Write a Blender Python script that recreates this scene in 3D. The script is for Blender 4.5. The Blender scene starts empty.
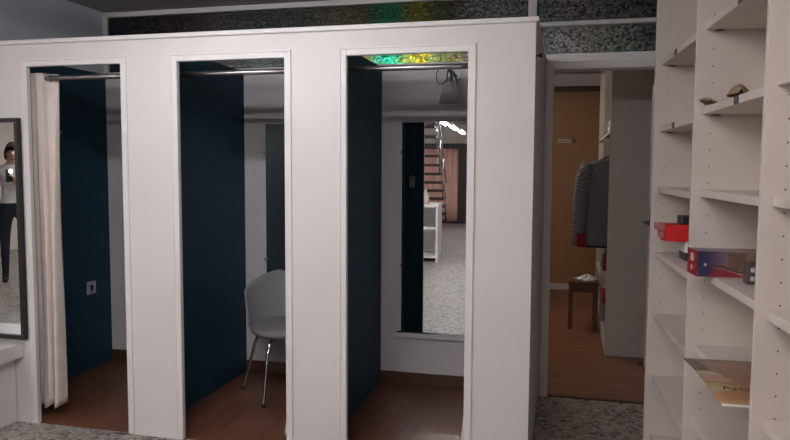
import bpy, bmesh, math, random
from mathutils import Vector, Matrix
random.seed(7)
PI = math.pi
S = bpy.context.scene
C = S.collection

# ------------------------------------------------------------------ materials
def newmat(name):
    m = bpy.data.materials.new(name); m.use_nodes = True
    nt = m.node_tree
    return m, nt, nt.nodes['Principled BSDF']

def lk(nt, a, b): nt.links.new(a, b)

def mat(name, col, rough=.6, metal=0., var=.06, vscale=6., bump=0., bscale=120., spec=.5, coat=0.):
    """plain surface: colour with a faint noise variation and an optional fine bump"""
    m, nt, b = newmat(name)
    b.inputs['Roughness'].default_value = rough
    b.inputs['Metallic'].default_value = metal
    b.inputs['Specular IOR Level'].default_value = spec
    b.inputs['Coat Weight'].default_value = coat
    tc = nt.nodes.new('ShaderNodeTexCoord')
    n = nt.nodes.new('ShaderNodeTexNoise'); n.inputs['Scale'].default_value = vscale; n.inputs['Detail'].default_value = 4
    lk(nt, tc.outputs['Object'], n.inputs['Vector'])
    r = nt.nodes.new('ShaderNodeValToRGB')
    r.color_ramp.elements[0].position = .3; r.color_ramp.elements[1].position = .7
    r.color_ramp.elements[0].color = [c*(1-var) for c in col] + [1]
    r.color_ramp.elements[1].color = [min(1, c*(1+var)) for c in col] + [1]
    lk(nt, n.outputs['Fac'], r.inputs['Fac']); lk(nt, r.outputs['Color'], b.inputs['Base Color'])
    if bump:
        n2 = nt.nodes.new('ShaderNodeTexNoise'); n2.inputs['Scale'].default_value = bscale; n2.inputs['Detail'].default_value = 3
        lk(nt, tc.outputs['Object'], n2.inputs['Vector'])
        bp = nt.nodes.new('ShaderNodeBump'); bp.inputs['Strength'].default_value = bump; bp.inputs['Distance'].default_value = .004
        lk(nt, n2.outputs['Fac'], bp.inputs['Height']); lk(nt, bp.outputs['Normal'], b.inputs['Normal'])
    return m

def emis(name, col, strength):
    m, nt, b = newmat(name)
    b.inputs['Base Color'].default_value = (.8, .8, .8, 1)
    b.inputs['Emission Color'].default_value = (*col, 1)
    b.inputs['Emission Strength'].default_value = strength
    return m

def wood(name, c1, c2, rough=.4, plank=(1.2, .14), rot=0., grain=1.):
    """planks: brick pattern with per-plank tint and stretched grain"""
    m, nt, b = newmat(name)
    b.inputs['Roughness'].default_value = rough
    tc = nt.nodes.new('ShaderNodeTexCoord')
    mp = nt.nodes.new('ShaderNodeMapping'); mp.inputs['Rotation'].default_value = (0, 0, rot)
    lk(nt, tc.outputs['Object'], mp.inputs['Vector'])
    br = nt.nodes.new('ShaderNodeTexBrick')
    br.inputs['Scale'].default_value = 1
    br.inputs['Brick Width'].default_value = plank[0]; br.inputs['Row Height'].default_value = plank[1]
    br.inputs['Mortar Size'].default_value = .0015; br.inputs['Bias'].default_value = 0
    br.inputs['Color1'].default_value = (*c1, 1); br.inputs['Color2'].default_value = (*c2, 1)
    br.inputs['Mortar'].default_value = (c1[0]*.35, c1[1]*.35, c1[2]*.35, 1)
    lk(nt, mp.outputs['Vector'], br.inputs['Vector'])
    mp2 = nt.nodes.new('ShaderNodeMapping'); mp2.inputs['Scale'].default_value = (2, 26, 26)
    lk(nt, mp.outputs['Vector'], mp2.inputs['Vector'])
    n = nt.nodes.new('ShaderNodeTexNoise'); n.inputs['Scale'].default_value = 1.5; n.inputs['Detail'].default_value = 6; n.inputs['Distortion'].default_value = .6
    lk(nt, mp2.outputs['Vector'], n.inputs['Vector'])
    r = nt.nodes.new('ShaderNodeValToRGB')
    lo = 1-.5*grain
    r.color_ramp.elements[0].position = .3; r.color_ramp.elements[0].color = (lo, lo, lo, 1)
    r.color_ramp.elements[1].position = .7; r.color_ramp.elements[1].color = (1, 1, 1, 1)
    lk(nt, n.outputs['Fac'], r.inputs['Fac'])
    mx = nt.nodes.new('ShaderNodeMix'); mx.data_type = 'RGBA'; mx.blend_type = 'MULTIPLY'; mx.inputs[0].default_value = 1
    lk(nt, br.outputs['Color'], mx.inputs[6]); lk(nt, r.outputs['Color'], mx.inputs[7])
    lk(nt, mx.outputs[2], b.inputs['Base Color'])
    return m

def terrazzo(name):
    m, nt, b = newmat(name)
    b.inputs['Roughness'].default_value = .38
    tc = nt.nodes.new('ShaderNodeTexCoord')
    n0 = nt.nodes.new('ShaderNodeTexNoise'); n0.inputs['Scale'].default_value = 9; n0.inputs['Detail'].default_value = 2
    lk(nt, tc.outputs['Object'], n0.inputs['Vector'])
    ad = nt.nodes.new('ShaderNodeMix'); ad.data_type = 'RGBA'; ad.blend_type = 'ADD'; ad.inputs[0].default_value = .05
    lk(nt, tc.outputs['Object'], ad.inputs[6]); lk(nt, n0.outputs['Color'], ad.inputs[7])
    v = nt.nodes.new('ShaderNodeTexVoronoi'); v.inputs['Scale'].default_value = 48; v.inputs['Randomness'].default_value = 1
    lk(nt, ad.outputs[2], v.inputs['Vector'])
    sp = nt.nodes.new('ShaderNodeSeparateColor'); lk(nt, v.outputs['Color'], sp.inputs['Color'])
    r = nt.nodes.new('ShaderNodeValToRGB'); r.color_ramp.interpolation = 'CONSTANT'
    els = [(0, (.085, .075, .07)), (.13, (.22, .20, .18)), (.30, (.36, .325, .30)), (.62, (.41, .375, .345)), (.85, (.31, .27, .235)), (.95, (.48, .45, .42))]
    r.color_ramp.elements[0].position = 0; r.color_ramp.elements[0].color = (*els[0][1], 1)
    r.color_ramp.elements[1].position = els[1][0]; r.color_ramp.elements[1].color = (*els[1][1], 1)
    for p, c in els[2:]:
        e = r.color_ramp.elements.new(p); e.color = (*c, 1)
    lk(nt, sp.outputs[0], r.inputs['Fac'])
    n = nt.nodes.new('ShaderNodeTexNoise'); n.inputs['Scale'].default_value = 70; n.inputs['Detail'].default_value = 5
    lk(nt, tc.outputs['Object'], n.inputs['Vector'])
    mx = nt.nodes.new('ShaderNodeMix'); mx.data_type = 'RGBA'; mx.blend_type = 'OVERLAY'; mx.inputs[0].default_value = .4
    lk(nt, r.outputs['Color'], mx.inputs[6]); lk(nt, n.outputs['Fac'], mx.inputs[7])
    lk(nt, mx.outputs[2], b.inputs['Base Color'])
    return m

def prism_film(name, gain=1., glint=1.):
    """dark hammered glass backed with prismatic film: teal and yellow glints of light are painted into its colour, facet by facet"""
    m, nt, b = newmat(name)
    b.inputs['Roughness'].default_value = .22; b.inputs['Metallic'].default_value = .75
    tc = nt.nodes.new('ShaderNodeTexCoord')
    v = nt.nodes.new('ShaderNodeTexVoronoi'); v.inputs['Scale'].default_value = 75
    lk(nt, tc.outputs['Object'], v.inputs['Vector'])
    sx = nt.nodes.new('ShaderNodeSeparateXYZ'); lk(nt, tc.outputs['Object'], sx.inputs[0])
    sc = nt.nodes.new('ShaderNodeSeparateColor'); lk(nt, v.outputs['Color'], sc.inputs['Color'])
    # position along the pane, jittered facet by facet
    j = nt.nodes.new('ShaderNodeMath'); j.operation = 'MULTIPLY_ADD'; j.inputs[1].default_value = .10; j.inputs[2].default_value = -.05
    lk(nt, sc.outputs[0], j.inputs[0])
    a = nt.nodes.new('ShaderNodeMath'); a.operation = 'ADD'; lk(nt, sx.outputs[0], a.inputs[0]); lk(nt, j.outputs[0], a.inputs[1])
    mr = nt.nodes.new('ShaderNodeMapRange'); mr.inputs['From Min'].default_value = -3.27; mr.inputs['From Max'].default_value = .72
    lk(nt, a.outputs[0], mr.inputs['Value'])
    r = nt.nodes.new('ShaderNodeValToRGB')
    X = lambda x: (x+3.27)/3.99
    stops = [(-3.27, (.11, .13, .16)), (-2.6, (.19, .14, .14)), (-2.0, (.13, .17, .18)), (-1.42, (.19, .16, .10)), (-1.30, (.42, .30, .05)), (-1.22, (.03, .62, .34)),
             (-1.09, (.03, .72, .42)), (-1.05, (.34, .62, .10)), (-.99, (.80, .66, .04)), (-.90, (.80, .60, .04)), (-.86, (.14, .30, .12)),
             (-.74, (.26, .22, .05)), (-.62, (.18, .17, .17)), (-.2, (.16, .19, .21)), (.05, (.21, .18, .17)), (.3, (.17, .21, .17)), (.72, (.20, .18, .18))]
    stops = [(x, tuple((v*glint if max(c) > .25 else v)*gain for v in c)) for x, c in stops]  # the bright stops stand for lamp glints, painted in
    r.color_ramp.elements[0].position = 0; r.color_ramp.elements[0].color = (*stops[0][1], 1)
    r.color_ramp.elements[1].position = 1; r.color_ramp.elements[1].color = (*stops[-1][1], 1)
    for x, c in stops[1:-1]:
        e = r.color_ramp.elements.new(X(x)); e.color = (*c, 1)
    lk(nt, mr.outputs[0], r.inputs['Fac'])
    h = nt.nodes.new('ShaderNodeHueSaturation'); h.inputs['Saturation'].default_value = 1.0
    hv = nt.nodes.new('ShaderNodeMapRange'); hv.inputs['To Min'].default_value = .1; hv.inputs['To Max'].default_value = 1.3
    lk(nt, sc.outputs[1], hv.inputs['Value']); lk(nt, hv.outputs[0], h.inputs['Value'])
    hh = nt.nodes.new('ShaderNodeMapRange'); hh.inputs['To Min'].default_value = .46; hh.inputs['To Max'].default_value = .54
    lk(nt, sc.outputs[2], hh.inputs['Value']); lk(nt, hh.outputs[0], h.inputs['Hue'])
    lk(nt, r.outputs['Color'], h.inputs['Color']); lk(nt, h.outputs['Color'], b.inputs['Base Color'])
    n = nt.nodes.new('ShaderNodeTexNoise'); n.inputs['Scale'].default_value = 90; n.inputs['Detail'].default_value = 3
    lk(nt, tc.outputs['Object'], n.inputs['Vector'])
    bp = nt.nodes.new('ShaderNodeBump'); bp.inputs['Strength'].default_value = .45; bp.inputs['Distance'].default_value = .005
    lk(nt, n.outputs['Fac'], bp.inputs['Height']); lk(nt, bp.outputs['Normal'], b.inputs['Normal'])
    return m

def check_cloth(name, c1, c2, scale):
    m, nt, b = newmat(name)
    b.inputs['Roughness'].default_value = .9
    tc = nt.nodes.new('ShaderNodeTexCoord')
    ch = nt.nodes.new('ShaderNodeTexChecker'); ch.inputs['Scale'].default_value = scale
    ch.inputs['Color1'].default_value = (*c1, 1); ch.inputs['Color2'].default_value = (*c2, 1)
    lk(nt, tc.outputs['Object'], ch.inputs['Vector']); lk(nt, ch.outputs['Color'], b.inputs['Base Color'])
    return m

def stripe_cloth(name, c1, c2, scale):
    m, nt, b = newmat(name)
    b.inputs['Roughness'].default_value = .9
    tc = nt.nodes.new('ShaderNodeTexCoord')
    w = nt.nodes.new('ShaderNodeTexWave'); w.bands_direction = 'X'; w.inputs['Scale'].default_value = scale
    r = nt.nodes.new('ShaderNodeValToRGB'); r.color_ramp.elements[0].color = (*c1, 1); r.color_ramp.elements[1].color = (*c2, 1)
    lk(nt, tc.outputs['Object'], w.inputs['Vector']); lk(nt, w.outputs['Fac'], r.inputs['Fac']); lk(nt, r.outputs['Color'], b.inputs['Base Color'])
    return m

def print_mat(name, stops, rough=.35, axis=0, lo=0., hi=1., blot=None):
    """printed card: colours run along one axis, broken up by a soft noise"""
    m, nt, b = newmat(name)
    b.inputs['Roughness'].default_value = rough
    tc = nt.nodes.new('ShaderNodeTexCoord')
    n = nt.nodes.new('ShaderNodeTexNoise'); n.inputs['Scale'].default_value = 14; n.inputs['Detail'].default_value = 3
    lk(nt, tc.outputs['Object'], n.inputs['Vector'])
    sx = nt.nodes.new('ShaderNodeSeparateXYZ'); lk(nt, tc.outputs['Object'], sx.inputs[0])
    mr = nt.nodes.new('ShaderNodeMapRange'); mr.inputs['From Min'].default_value = lo; mr.inputs['From Max'].default_value = hi
    lk(nt, sx.outputs[axis], mr.inputs['Value'])
    a = nt.nodes.new('ShaderNodeMath'); a.operation = 'MULTIPLY_ADD'; a.inputs[1].default_value = .25; a.inputs[2].default_value = -.125
    lk(nt, n.outputs['Fac'], a.inputs[0])
    s = nt.nodes.new('ShaderNodeMath'); s.operation = 'ADD'; lk(nt, mr.outputs[0], s.inputs[0]); lk(nt, a.outputs[0], s.inputs[1])
    r = nt.nodes.new('ShaderNodeValToRGB')
    r.color_ramp.elements[0].position = stops[0][0]; r.color_ramp.elements[0].color = (*stops[0][1], 1)
    r.color_ramp.elements[1].position = stops[-1][0]; r.color_ramp.elements[1].color = (*stops[-1][1], 1)
    for p, c in stops[1:-1]:
        e = r.color_ramp.elements.new(p); e.color = (*c, 1)
    lk(nt, s.outputs[0], r.inputs['Fac']); lk(nt, r.outputs['Color'], b.inputs['Base Color'])
    return m

M = {}
M['panel']   = mat('painted_partition', (.70, .655, .645), .55, var=.02, vscale=3, bump=.25, bscale=260)
M['trim']    = mat('painted_trim', (.73, .69, .68), .4, var=.02)
M['wall']    = mat('grey_white_wall', (.72, .67, .70), .8, var=.03, vscale=4, bump=.15, bscale=90)
M['wallup']  = mat('blue_grey_wall', (.56, .61, .66), .8, var=.03, vscale=4, bump=.15, bscale=90)
M['cream']   = mat('cream_wall', (.80, .73, .66), .85, var=.03, vscale=3)
M['ceil']    = mat('ceiling_paint', (.46, .43, .43), .9, var=.04, vscale=3)
M['blue']    = mat('navy_blue_wall', (.012, .047, .080), .6, var=.12, vscale=40, bump=.5, bscale=150, spec=.25)
M['floor']   = terrazzo('speckled_terrazzo')
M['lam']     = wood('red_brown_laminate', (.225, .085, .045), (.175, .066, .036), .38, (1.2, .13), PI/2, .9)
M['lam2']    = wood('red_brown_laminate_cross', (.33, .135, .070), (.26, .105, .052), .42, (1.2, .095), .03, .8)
M['skirt']   = wood('brown_skirting', (.13, .055, .035), (.12, .05, .03), .5, (3, .3), 0, .6)
M['oak']     = wood('yellow_brown_board', (.38, .20, .095), (.36, .185, .088), .38, (5, 1.2), PI/2, .35)
M['dkwood']  = wood('dark_brown_wood', (.085, .042, .026), (.07, .035, .022), .5, (3, .5), 0, .6)
M['stool']   = wood('worn_stool_wood', (.20, .10, .055), (.17, .085, .045), .5, (2, .1), 0, .6)
M['shelf']   = mat('white_shelf_board', (.66, .575, .535), .45, var=.02, vscale=5)
def drilled(name, col):
    m = mat(name, col, .45, var=.02, vscale=5)
    nt = m.node_tree; b = nt.nodes['Principled BSDF']
    tc = nt.nodes.new('ShaderNodeTexCoord'); sx = nt.nodes.new('ShaderNodeSeparateXYZ'); lk(nt, tc.outputs['Object'], sx.inputs[0])
    def mth(op, a, v=None, c=None):
        q = nt.nodes.new('ShaderNodeMath'); q.operation = op
        for i, x in enumerate((a, v, c)):
            if x is None: continue
            if isinstance(x, (int, float)): q.inputs[i].default_value = x
            else: lk(nt, x, q.inputs[i])
        return q.outputs[0]
    zz = mth('PINGPONG', mth('ADD', sx.outputs[2], .03), .031)
    acc = None
    for lx in (.058, .255):
        dx = mth('ABSOLUTE', mth('SUBTRACT', sx.outputs[0], lx))
        d2 = mth('ADD', mth('POWER', dx, 2.), mth('POWER', zz, 2.))
        k = mth('LESS_THAN', d2, .0026**2)
        acc = k if acc is None else mth('MAXIMUM', acc, k)
    old = b.inputs['Base Color'].links[0].from_socket
    mx = nt.nodes.new('ShaderNodeMix'); mx.data_type = 'RGBA'; lk(nt, acc, mx.inputs[0]); lk(nt, old, mx.inputs[6]); mx.inputs[7].default_value = (.08, .07, .065, 1)
    lk(nt, mx.outputs[2], b.inputs['Base Color'])
    return m
M['drill'] = drilled('drilled_shelf_board', (.66, .575, .535))
M['ward']    = mat('white_wardrobe_board', (.60, .55, .51), .5, var=.02)
M['doorp']   = mat('white_door_paint', (.66, .66, .68), .45, var=.02)
M['chrome']  = mat('chrome', (.72, .72, .74), .18, 1., var=.01)
M['steel']   = mat('dull_steel', (.36, .35, .36), .38, 1., var=.03)
M['dullrod'] = mat('dull_rod', (.20, .19, .19), .45, 1., var=.03)
M['rod']     = mat('brushed_rod', (.50, .47, .48), .32, 1., var=.02)
M['black']   = mat('black_paint', (.012, .012, .014), .35, var=.05)
M['blackp']  = mat('black_plastic', (.018, .018, .02), .4)
M['mirror']  = mat('mirror_glass', (.93, .94, .94), .0, 1., var=0.)
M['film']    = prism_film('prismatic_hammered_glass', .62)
M['film_dim']   = prism_film('prismatic_glass_dim_glints', .42, .24)  # same film again, its painted glints dimmed for the upper panes
M['linen']   = mat('off_white_curtain', (.74, .63, .575), .95, var=.05, vscale=14, bump=.3, bscale=300)
M['shell']   = mat('grey_shell_plastic', (.30, .30, .315), .42, var=.02)
M['seat']    = mat('grey_seat_pad', (.25, .24, .245), .6, var=.04)
M['frost']   = mat('frosted_grey_shade', (.52, .48, .48), .55, var=.08, vscale=30)
M['white']   = mat('white_plastic', (.90, .90, .90), .4, var=.01)
M['socket']  = mat('socket_plastic', (.42, .47, .53), .45, var=.01)
M['tube']    = emis('lit_tube', (.93, .96, 1.), 30.)
M['red']     = mat('red_card', (.62, .015, .02), .45, var=.06)
M['pinkish'] = mat('pale_pink_plastic', (.42, .16, .15), .5)
M['hole']    = mat('dark_hole', (.05, .045, .04), .9)
M['clip']    = mat('grey_clip', (.09, .085, .095), .5)
M['paper']   = mat('white_paper', (.78, .76, .74), .8, var=.03)
M['leaf']    = mat('dry_brown_leaf', (.30, .20, .12), .85, var=.25, vscale=40, bump=.4)
M['jacket']  = check_cloth('small_check_cloth', (.045, .05, .062), (.34, .34, .35), 95)
M['navy']    = mat('navy_cloth', (.012, .015, .03), .9)
M['stripe']  = stripe_cloth('striped_cloth', (.03, .03, .04), (.22, .17, .16), 14)
M['darkred'] = mat('dark_red_cloth', (.28, .012, .02), .85)
M['pinkcur'] = mat('salmon_curtain', (.86, .52, .43), .9, var=.05)
M['stair']   = mat('dark_stair_wood', (.035, .014, .012), .45)
M['counter'] = mat('white_counter', (.80, .79, .77), .4)
M['beige']   = mat('beige_ceramic', (.62, .52, .42), .5)
M['skin']    = mat('skin', (.55, .33, .24), .6)
M['shirt']   = mat('white_shirt', (.78, .76, .74), .9)
M['jeans']   = mat('dark_jeans', (.018, .022, .04), .9)
M['hair']    = mat('dark_hair', (.02, .014, .012), .8)
M['shoe']    = mat('dark_shoe', (.03, .028, .028), .6)
M['led']     = emis('phone_light', (.85, .93, 1.), 900.)
M['signw']   = mat('sign_face', (.72, .66, .56), .5)
M['ink']     = mat('dark_ink', (.10, .06, .04), .6)
M['inkm']    = mat('magazine_ink', (.06, .04, .03), .5)
M['boxprint'] = print_mat('box_print', [(0, (.03, .035, .10)), (.14, (.045, .04, .10)), (.30, (.22, .14, .19)), (.5, (.36, .22, .22)), (.62, (.20, .12, .085)), (.8, (.24, .17, .18)), (1, (.26, .20, .21))], .3, 0, 0, .30)
M['boxred']  = mat('box_red_end', (.30, .018, .03), .35)
M['boxpatch'] = mat('box_grey_patch', (.085, .07, .065), .4)
M['boxgrey'] = mat('box_light_mark', (.55, .5, .5), .5)
M['swoosh'] = mat('muted_red_print', (.27, .028, .04), .35)
M['brownpic'] = mat('brown_print', (.16, .10, .075), .35, var=.3, vscale=30)
M['mag']     = print_mat('magazine_cover', [(0, (.46, .26, .13)), (.2, (.44, .22, .10)), (.45, (.30, .16, .085)), (.7, (.27, .15, .10)), (.88, (.36, .18, .13)), (1, (.20, .12, .09))], .3, 1, -.475, 0.)
M['magdark'] = mat('magazine_dark_strip', (.075, .06, .04), .3, var=.4, vscale=30)

# ------------------------------------------------------------------ mesh builder
class MB:
    def __init__(s): s.bm = bmesh.new()
    def _x(s, vs, T):
        if T is not None: bmesh.ops.transform(s.bm, matrix=T, verts=vs)
    def box(s, a, b, bev=0., T=None, mi=0, seg=2):
        r = bmesh.ops.create_cube(s.bm, size=1)
        vs = r['verts']
        bmesh.ops.scale(s.bm, vec=[max(1e-5, b[i]-a[i]) for i in range(3)], verts=vs)
        bmesh.ops.translate(s.bm, vec=[(a[i]+b[i])/2 for i in range(3)], verts=vs)
        fs = list({f for v in vs for f in v.link_faces})
        if bev:
            es = list({e for v in vs for e in v.link_edges})
            rr = bmesh.ops.bevel(s.bm, geom=es, offset=bev, segments=seg, profile=.5, affect='EDGES')
            fs = list({f for v in rr['verts'] for f in v.link_faces} | {f for f in fs if f.is_valid})
            vs = list({v for f in fs for v in f.verts})
        for f in fs: f.material_index = mi
        s._x(vs, T)
        return s
    def tube(s, pts, r, n=12, caps=True, T=None, mi=0, smooth=True):
        pts = [Vector(p) for p in pts]
        rs = r if isinstance(r, (list, tuple)) else [r]*len(pts)
        rings = []; up = None
        for i, p in enumerate(pts):
            d = (pts[min(i+1, len(pts)-1)] - pts[max(i-1, 0)]).normalized()
            if up is None:
                up = Vector((0, 0, 1)) if abs(d.z) < .9 else Vector((1, 0, 0))
            a = d.cross(up).normalized(); b = a.cross(d).normalized(); up = b
            rings.append([s.bm.verts.new(p + (a*math.cos(2*PI*k/n) + b*math.sin(2*PI*k/n))*rs[i]) for k in range(n)])
        for i in range(len(rings)-1):
            for k in range(n):
                f = s.bm.faces.new((rings[i][k], rings[i][(k+1) % n], rings[i+1][(k+1) % n], rings[i+1][k]))
                f.smooth = smooth; f.material_index = mi
        if caps:
            f = s.bm.faces.new(rings[0][::-1]); f.material_index = mi
            f = s.bm.faces.new(rings[-1]); f.material_index = mi
        s._x([v for rg in rings for v in rg], T)
        return s
    def lathe(s, prof, n=24, T=None, mi=0):
        rings = []
        for (r, z) in prof:
            rings.append([s.bm.verts.new((r*math.cos(2*PI*k/n), r*math.sin(2*PI*k/n), z)) for k in range(n)])
        for i in range(len(rings)-1):
            for k in range(n):
                f = s.bm.faces.new((rings[i][k], rings[i][(k+1) % n], rings[i+1][(k+1) % n], rings[i+1][k])); f.smooth = True; f.material_index = mi
        f = s.bm.faces.new(rings[0][::-1]); f.material_index = mi
        f = s.bm.faces.new(rings[-1]); f.material_index = mi
        s._x([v for rg in rings for v in rg], T)
        return s
    def grid(s, fn, nu, nv, closed_u=False, mi=0, smooth=True, flip=False):
        V = [[s.bm.verts.new(fn(i/(nu if closed_u else nu-1), j/(nv-1))) for j in range(nv)] for i in range(nu)]
        for i in range(nu if closed_u else nu-1):
            for j in range(nv-1):
                q = (V[i][j], V[(i+1) % nu][j], V[(i+1) % nu][j+1], V[i][j+1])
                f = s.bm.faces.new(q[::-1] if flip else q); f.smooth = smooth; f.material_index = mi
        return V
    def prism(s, poly, h0, h1, T=None, mi=0):
        a = [s.bm.verts.new((x, y, h0)) for x, y in poly]; b = [s.bm.verts.new((x, y, h1)) for x, y in poly]
        n = len(poly)
        fs = [s.bm.faces.new(a[::-1]), s.bm.faces.new(b)] + [s.bm.faces.new((a[i], a[(i+1) % n], b[(i+1) % n], b[i])) for i in range(n)]
        for f in fs: f.material_index = mi
        s._x(a+b, T)
        return s
    def build(s, name, mats, parent=None, mods=None, recalc=True):
        if recalc: bmesh.ops.recalc_face_normals(s.bm, faces=s.bm.faces)
        me = bpy.data.meshes.new(name); s.bm.to_mesh(me); s.bm.free()
        for m in (mats if isinstance(mats, (list, tuple)) else [mats]): me.materials.append(m)
        o = bpy.data.objects.new(name, me); C.objects.link(o)
        if parent: o.parent = parent
        if mods: mods(o)
        return o

def solid(t, off=0.):
    def f(o):
        m = o.modifiers.new('solid', 'SOLIDIFY'); m.thickness = t; m.offset = off
    return f
def solid_sub(t, off=0., lv=2):
    def f(o):
        m = o.modifiers.new('solid', 'SOLIDIFY'); m.thickness = t; m.offset = off
        m = o.modifiers.new('sub', 'SUBSURF'); m.levels = lv; m.render_levels = lv
    return f

def tag(o, label, cat, group=None):
    o['label'] = label; o['category'] = cat
    if group: o['group'] = group
    return o
def thing(name, label, cat, loc=(0, 0, 0), rz=0., group=None):
    o = bpy.data.objects.new(name, None); C.objects.link(o)
    o.location = loc; o.rotation_euler = (0, 0, rz); o.empty_display_size = .1
    return tag(o, label, cat, group)
def struct(o):
    o['kind'] = 'structure'; return o
def sbox(name, a, b, m, bev=0.): return struct(MB().box(a, b, bev).build(name, m))
def copy_tree(o, loc, rz=None, label=None):
    r = o.copy(); C.objects.link(r); r.location = loc
    if rz is not None: r.rotation_euler = (0, 0, rz)
    if label: r['label'] = label
    for ch in list(o.children):
        c = ch.copy(); C.objects.link(c); c.parent = r
        for g in list(ch.children):
            d = g.copy(); C.objects.link(d); d.parent = c
    return r
def font_mesh(txt, size, depth=0.):
    cu = bpy.data.curves.new('lettering', 'FONT'); cu.body = txt; cu.size = size; cu.extrude = depth; cu.align_x = 'CENTER'; cu.align_y = 'CENTER'
    o = bpy.data.objects.new('lettering', cu); C.objects.link(o)
    bpy.context.view_layer.update()
    me = bpy.data.meshes.new_from_object(o.evaluated_get(bpy.context.evaluated_depsgraph_get()))
    bpy.data.objects.remove(o); return me

# ------------------------------------------------------------------ dimensions (metres)
D, DT = 3.223, .022            # front of the booth partition, its thickness
B = 4.447                     # back wall of the booths / doorway wall
XL, XR = -3.27, -.155         # left wall, right end of the booths
ZP = 2.12                     # partition height
ZC = 2.545                    # ceiling
OPEN = [(-2.857, -2.279), (-1.95, -1.363), (-1.043, -.458)]
ZO = 1.98                     # head of the openings
SX0, SX1, SY0 = -9.2, 1.0, -9.2   # shop extent

# ------------------------------------------------------------------ setting
struct(MB().box((SX0, SY0, -.1), (XL, D, 0)).box((XL, SY0, -.1), (SX1, D+.012, 0)).box((XR, D+.012, -.1), (SX1, B, 0)).build('floor', M['floor']))
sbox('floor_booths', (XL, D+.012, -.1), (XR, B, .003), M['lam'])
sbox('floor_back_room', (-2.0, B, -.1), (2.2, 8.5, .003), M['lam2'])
sbox('trim_1', (-.10, B-.012, .001), (.72, B+.02, .006), M['dkwood'])       # threshold at the doorway
sbox('ceiling', (SX0, SY0, ZC), (2.2, 8.62, ZC+.1), M['ceil'])

# back wall: booth part, doorway part
sbox('wall_back', (XL-.1, B, .003), (-.144, B+.1, 2.084), M['wall'])
sbox('wall_back_right', (.77, B, 0), (2.2, B+.1, ZC), M['wall'])
# left wall: navy up to the partition's height, pale above
sbox('wall_left', (XL-.1, D+.0305, .003), (XL, B, 2.105), M['blue'])
sbox('wall_left_upper', (XL-.1, D+.0305, 2.105), (XL, B, ZC), M['wallup'])
# booth dividers
sbox('wall_divider_left', (-2.22, D+DT, .003), (-2.18, B, 2.10), M['blue'])
sbox('wall_divider_right', (-1.237, D+DT, .003), (-1.197, B, 2.10), M['blue'])
sbox('wall_right_end', (XR-.04, D+DT, .003), (XR, B, ZP-.02), M['panel'])

# partition with three openings
p = MB()
xs = [XL] + [v for o in OPEN for v in o] + [XR]
for i in range(0, 8, 2): p.box((xs[i], D, 0), (xs[i+1], D+DT, ZO))
p.box((XL, D, ZO), (XR, D+DT, ZP-.02))
struct(p.build('wall_front', M['panel']))
p = MB()
for i in range(0, 8, 2): p.box((xs[i] + (.001 if i else .0), D+DT, .003), (xs[i+1]-.001, D+DT+.004, ZO))
p.box((XL, D+DT, ZO+.001), (XR-.04, D+DT+.004, ZP-.021))
struct(p.build('wall_front_inner', M['blue']))
n = 2
for (a, b) in OPEN:
    t = MB(); w = .036; y0, y1 = D-.005, D+.001
    t.box((a-w, y0, .001), (a, y1, ZO+w), .003).box((b, y0, .001), (b+w, y1, ZO+w), .003).box((a, y0, ZO), (b, y1, ZO+w), .003)
    t.box((a-w, y0-.003, .001), (a-w+.008, y1, ZO+w), .002).box((b+w-.008, y0-.003, .001), (b+w, y1, ZO+w), .002).box((a-w, y0-.003, ZO+w-.008), (b+w, y1, ZO+w), .002)
    struct(t.build('trim_%d' % n, M['trim'])); n += 1
struct(MB().box((XL, D-.014, ZP-.022), (XR+.012, D+DT+.006, ZP+.002), .006).box((XR-.046, D+DT, ZP-.022), (XR+.012, B, ZP+.002), .006).build('trim_5', M['trim']))
tag(MB().lathe([(.004, 0), (.004, .012), (.011, .016), (.012, .022), (.006, .027)], 14, Matrix.Translation((XR, D+.035, 1.955)) @ Matrix.Rotation(PI/2, 4, 'Y')).build('knob', M['black']), 'small black knob high on the right end of the white partition', 'knob')

# wooden skirting inside the booths
for i, (a, b) in enumerate(((XL, -2.22), (-2.18, -1.237), (-1.197, XR-.04))):
    sbox('baseboard_back' + ('' if i == 0 else '_%d' % (i+1)), (a, B-.012, .003), (b, B, .086), M['skirt'], .003)

# transom band: frame and panes
fr = MB()
fr.box((XL, B-.02, 2.084), (XR-.0, B+.06, 2.116), .003)                     # sill rail above the booths
fr.box((-.21, B-.02, 2.0905), (.78, B+.06, 2.143), .003)                    # head of the doorway
fr.box((XL, B-.02, 2.505), (.78, B+.06, 2.54), .003)                       # top rail
fr.box((XL, B-.02, 2.312), (.78, B+.05, 2.338), .003)                      # middle rail
fr.box((XL, B-.02, 2.10), (XL+.035, B+.06, 2.52), .003)
fr.box((-.262, B-.022, 2.10), (-.212, B+.06, 2.52), .003)
struct(fr.build('trim_7', M['trim']))
k = 1
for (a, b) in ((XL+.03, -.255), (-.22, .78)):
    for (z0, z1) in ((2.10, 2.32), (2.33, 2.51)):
        sbox('window_%d' % k, (a, B+.002, z0), (b, B+.02, z1), M['film'] if z1 < 2.4 else M['film_dim']); k += 1
# door frame
struct(MB().box((-.148, B-.025, 0), (-.10, B+.11, 2.06), .004).box((.72, B-.025, 0), (.772, B+.11, 2.06), .004).box((-.148, B-.024, 2.05), (.772, B+.11, 2.09), .003)
       .box((-.165, B-.012, 0), (-.144, B+.001, 2.06), .003).build('trim_8', M['trim']))

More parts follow.
